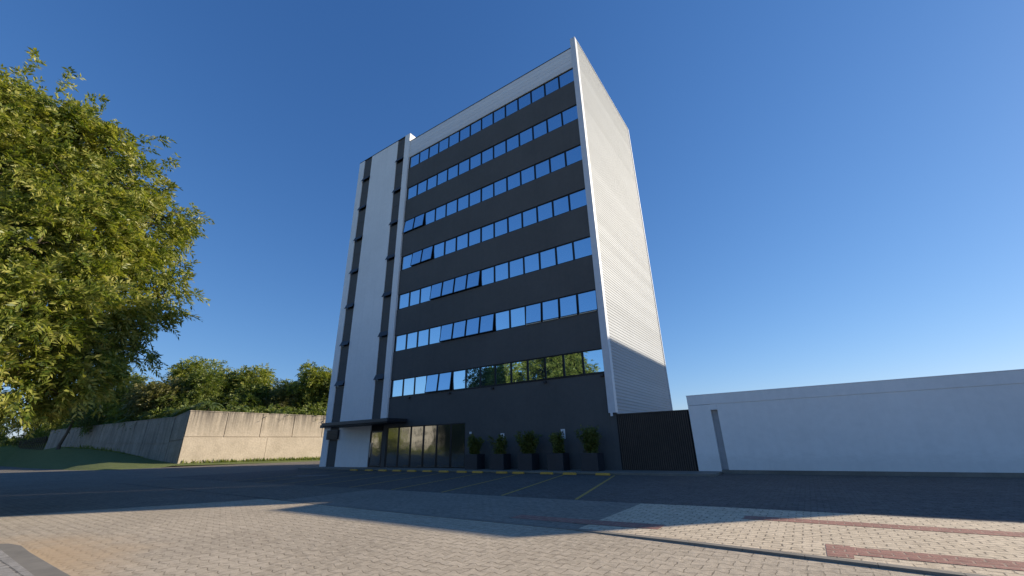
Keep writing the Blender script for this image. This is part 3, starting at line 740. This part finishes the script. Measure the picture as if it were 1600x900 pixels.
tree('broadleaf_tree', 'large near tree with yellow green leaves hanging over the road at the left', 'tree', (-26.2, -1.2, 0), near, m_leaf, 15, (.46, 13, .23, .075, .4), 4, .33, None, shoots, .35, clump=17, cs=.22)

def rblobs(seed, x, y, z0, z1, wid, n, rmin=.7, rmax=1.3):
    r = random.Random(seed); o = []
    for i in range(n):
        a = r.uniform(0, 6.28); f = i / (n - 1) if n > 1 else .5
        ww = wid * (1 - .75 * abs(f - .4) ** 1.5) * r.uniform(.25, 1)
        q = r.uniform(rmin, rmax); o.append((x + math.cos(a) * ww, y + math.sin(a) * ww, z0 + (z1 - z0 - q * .8) * f, q))
    return o
HT = [
    (-143, 23, 4.0, 13.0, 5.0, 16, m_leaf3, 'dark tree seen beneath the lowest hanging branches at the far left'),
    (-151, 13, 4.0, 13.0, 5.5, 16, m_leaf2, 'bushy tree at the left edge of the photo beyond the road'),
    (-158, 3, 3.6, 13.0, 5.5, 16, m_leaf3, 'dark tree just outside the left edge beyond the road'),  # x, y, ground z, top, half width, blobs, material, label
    (-89.5, 16.8 + 8, 5.6, 11.5, 4.0, 14, m_leaf3, 'dark green tree on the slope just right of the large near tree'),
    (-93, 22.5, 5.7, 14.0, 3.6, 14, m_leaf2, 'mid green tree on the slope above the shaded wall, behind the dark one'),
    (-82.7, 24.5, 5.8, 12.0, 3.4, 13, m_leaf4, 'low olive tree above the shaded part of the retaining wall'),
    (-80.0, 27.0, 6.0, 14.3, 3.6, 15, m_leaf3, 'dark dense tree directly behind the retaining wall corner'),
    (-85.2, 30.2, 6.0, 16.7, 4.2, 19, m_leaf2, 'tallest round topped tree behind the corner of the retaining wall'),
    (-83.3, 35.5, 6.0, 16.2, 4.4, 19, m_leaf, 'broad yellow green tree right of the tallest tree on the slope'),
    (-99.0, 47.5, 7.5, 17.0, 3.0, 9, m_leaf5, 'thin grey green tree standing farther back in the gap of the treeline'),
    (-73.5, 38.6, 6.0, 11.2, 2.6, 10, m_leaf4, 'low olive brown tree above the sunlit concrete wall'),
    (-71.2, 41.6, 6.0, 15.6, 2.5, 14, m_leaf2, 'green tree rising just left of the office building edge'),
    (-68.2, 44.2, 6.0, 14.2, 2.6, 12, m_leaf3, 'dark green tree partly hidden by the left edge of the office'),
    (-77.5, 33.5, 6.0, 12.0, 3.0, 12, m_leaf3, 'dark low tree in the middle of the slope above the wall'),
    (-104, 24, 6.0, 12.5, 4.5, 13, m_leaf3, 'dark tree at the far left end of the retaining wall'),
    (-118, 22, 6.0, 13.5, 5.0, 13, m_leaf2, 'green tree behind the wire fence at the far left'),
    (-128, 24, 5.0, 13.5, 5.0, 13, m_leaf3, 'dark tree at the end of the wire fence behind the hanging branches'),
    (-77.0, 40.5, 6.0, 13.0, 2.8, 12, m_leaf3, 'dark green tree filling the dip left of the tree by the office'),
]
for i, (x, y, gz, top, wd, nb, mt, lab) in enumerate(HT):
    bl = rblobs(100 + i, x, y, gz + (top - gz) * (.26 if x > -100 else .05), top, wd, nb, 1.1, 1.9)
    tree('hill_tree', lab, 'tree', (x, y, gz), bl, mt, 5.5 if mt is not m_leaf5 else 3.2, (.95, 9, .48, .17, .45), 200 + i, .22, 'trees on the slope above the retaining wall', fork=.35, clump=7, cs=.4)
# small leaning tree by the left end of the wall
tree('leaning_tree', 'thin leaning pale trunk with drooping leaves at the left end of the retaining wall', 'tree', (-96, 16.6, 2.9), [(-94.5, 18.2, 8.0, 1.3), (-93.5, 18.5, 7.0, 1.0), (-96, 17.5, 8.2, 1.2), (-94.3, 19.2, 6.2, .7)], m_frond, 5, (.9, 9, .5, .14, .8), 77, .2, fork=.75)

# fern-like palms and understory along the wall top
def palm(x, y, z, h, n, L, seed, label):
    rs = np.random.RandomState(seed); t = thing('palm_shrub', label, 'palm', (x, y, z), 'fan leaved palms along the wall top')
    tr = MB().tube([(x, y, z - .4), (x + rs.uniform(-.1, .1), y, z + h * .5), (x + .1, y, z + h)], [.14, .10, .09], 7); tr.build('trunk', m_bark, t, smooth=True)
    V = []
    for i in range(n):
        a = 6.283 * i / n + rs.uniform(-.2, .2); el = rs.uniform(.2, 1.1); s = np.linspace(0, 1, 22)
        r = L * s * math.cos(el); zz = L * s * math.sin(el) - .75 * L * s ** 2.2
        p = np.stack([x + r * math.cos(a), y + r * math.sin(a), z + h + zz], 1); d = np.gradient(p, axis=0); d = nrm(d)
        sd = nrm(np.cross(d, [0, 0, 1])); ll = L * .26 * np.sin(np.clip(s * 2.9 + .2, 0, 3.0))[:, None] + .05
        for sg in (-1, 1):
            ld = nrm(sd * sg + d * .6 - np.array([0, 0, .35]) + rs.normal(0, .08, (22, 3)))
            V.append(np.stack([p, p + ld * ll * .4 + d * .06, p + ld * ll, p + ld * ll * .4 - d * .06], 1))
    quads_mesh('fronds', np.concatenate(V), m_frond, t); return t
PL = [(-66.6, 24.6, 6.0, .9, 11, 2.2, 'pale palm above the corner of the retaining wall'), (-69.5, 23.6, 5.9, .5, 10, 2.3, 'low pale palm left of the wall corner'),
      (-73.5, 23.3, 5.8, .3, 10, 2.4, 'drooping palm over the shaded wall top, third from the corner'), (-78.5, 22.6, 5.7, .3, 10, 2.4, 'drooping palm over the shaded wall top near its middle'),
      (-84, 21.8, 5.7, .3, 10, 2.6, 'drooping palm over the left half of the shaded wall'), (-65.4, 28, 6.0, .5, 10, 2.0, 'small palm just right of the wall corner above the sunlit face'),
      (-91, 21.4, 5.6, .3, 10, 2.6, 'leftmost palm over the shaded wall top'), (-64.6, 33, 6.0, .3, 9, 1.8, 'small palm over the middle of the sunlit wall')]
for i, (x, y, z, h, n, L, lab) in enumerate(PL): palm(x, y, z, h + .6, n + 3, L * 1.15, 300 + i, lab)
rs = np.random.RandomState(9)
B, D = [], []
for (xa, ya, za), (xb, yb, zb) in zip(P0[1:-1], P0[2:]):
    Ls = math.hypot(xb - xa, yb - ya); n = int(Ls * 34)
    s = rs.uniform(0, 1, (n, 1)); dep = rs.uniform(.6, 9, (n, 1)) ; q = np.array([[xa, ya, za]]) * (1 - s) + np.array([[xb, yb, zb]]) * s
    back = nrm(np.array([[xa + 40, ya + 5, 0.]])); q = q + back * dep + np.array([0, 0, 1.0]) * (rs.uniform(.1, 1.2, (n, 1)) + dep * .16 * rs.uniform(.3, 1, (n, 1)) * (1 + .6 * np.sin(q[:, :1] * .9)))
    B.append(q); D.append(rs.normal(0, 1, (n, 3)) + np.array([.3, -.3, .9]))
B = np.concatenate(B); D = np.concatenate(D)
tag(quads_mesh('undergrowth', sprays(B, D, rs, 1.0, 10, .5, .2, .7), m_leaf3, None), kind='stuff')
# rough grass along the foot of the wall and on the verge
n = 5000; s = rs.uniform(0, 1, n); t = rs.uniform(.9, 1, n)
V = []
seg = rs.randint(1, len(edge) - 1, n)
e0 = np.array(edge)[seg]; e1 = np.array(edge)[np.minimum(seg + 1, len(edge) - 1)]; q0 = np.array(base)[seg]; q1 = np.array(base)[np.minimum(seg + 1, len(edge) - 1)]
s = s[:, None]; t = t[:, None]; E_ = e0 * (1 - s) + e1 * s; Q_ = q0 * (1 - s) + q1 * s; p = E_ * (1 - t) + Q_ * t; p[:, 2] = E_[:, 2] + (Q_[:, 2] - E_[:, 2]) * (t[:, 0] ** 1.15)
hgt = rs.uniform(.06, .16, (n, 1)) * (1 + (t > .94) * 2.2); ln = rs.normal(0, .12, (n, 3)); ln[:, 2] = 0
sd = nrm(rs.normal(0, 1, (n, 3)) * np.array([1, 1, 0])) * .07
up = np.array([0, 0, 1.0]) * hgt
V = np.stack([p - sd, p + sd, p + sd * .3 + up + ln, p - sd * .3 + up + ln], 1)
tag(quads_mesh('grass', V, m_lawn, None), kind='stuff')

# ---------------------------------------------------------------- across the street (seen in the glass) and outside the right edge
def rtree(x, y, top, wd, n, mt, seed, lab, dens=2.2):
    tree('street_tree', lab, 'tree', (x, y, 0), rblobs(seed, x, y, top * .3, top, wd, n, 1.6, 2.6), mt, dens, (1.1, 9, .55, .2, .45), seed, .3, 'trees across the street', fork=.35)
rtree(-41, -6, 15, 4.5, 14, m_leaf3, 401, 'dark tree across the street, mirrored in the middle of the lowest window row')
rtree(-36, -3, 14, 3.6, 12, m_leaf2, 402, 'green tree across the street, mirrored right of the middle of the lowest window row')
rtree(-91, -27, 9.0, 2.6, 8, m_leaf2, 405, 'small tree before the yellow house, mirrored in the leftmost shopfront panes')
rtree(-50, -13, 13, 4, 12, m_leaf3, 403, 'tree across the street, mirrored at the left of the lowest window row')
rtree(-57, -14, 8.5, 3.0, 10, m_leaf3, 404, 'low dark tree across the street, mirrored in the right shopfront panes')
hs = thing('house', 'pale yellow two storey house across the street, mirrored in the shopfront glass', 'house', (-108, -52, 0))
m_house = stucco('yellow_render', (.60, .56, .46), .85, .1, .2, 30, .2)
MB().box(-135, -88, -62, -50, 0, 9.5).build('wall', m_house, hs)
MB().box(-136, -87, -63, -49.2, 9.51, 9.9).build('roof', m_conc, hs)
for k in range(8):
    for z in (1.4, 5.6):
        w_ = MB().box(-132 + k * 5.6, -129.6 + k * 5.6, -49.99, -49.9, z, z + 1.9).build('window', m_frame, hs)
hg = thing('hedge', 'clipped dark hedge across the street, mirrored low in the shopfront glass', 'hedge', (-85, -31, 0))
rs = np.random.RandomState(5); n = 9000; B = np.stack([rs.uniform(-118, -55, n), rs.uniform(-32.5, -30, n), rs.uniform(.1, 1.2, n) ], 1)
quads_mesh('foliage', sprays(B, rs.normal(0, 1, (n, 3)), rs, .6, 6, .3, .14, .2), m_leaf3, hg)
MB().tube([(-118, -31.2, .6), (-55, -31.2, .6)], [.12, .12], 6).build('stems', m_bark, hg)
def block(label, parts, base, colr):
    t = thing('neighbour_building', label, 'building', base)
    mt = stucco('neighbour_render', colr, .85, .08, .2, 30, .2)
    for (x0, x1, y0, y1, h) in parts:
        MB().box(x0, x1, y0, y1, -.3, h - .35).build('wall', mt, t); MB().box(x0, x1, y0, y1, h - .349, h).build('parapet', m_conc, t)
        nfl = int(h // 3.5)
        b = MB()
        for f in range(nfl):
            b.box(x0 + .8, x1 - .8, y0 - .05, y0 - .001, 1.2 + f * 3.4, 2.6 + f * 3.4)
        b.build('window_band', m_glass, t)
    return t
block('lower neighbouring block behind the white wall, outside the right edge, casting the near shadow', [(25.4, 33.8, 44.55, 51, 24.0), (33.801, 62, 49.9, 60, 24.0), (27.5, 33.8, 51.001, 60, 24.0)], (40, 52, 0), (.5, .48, .45))
block('slender neighbouring tower outside the right edge', [(36.0, 42.0, 62.4, 68.3, 44.4)], (39, 65, 0), (.45, .45, .46))
block('tall neighbouring block outside the right edge, casting the shadow low on the ribbed side wall', [(36.0, 47.5, 68.6, 83.2, 36.0)], (42, 79, 0), (.5, .47, .42))
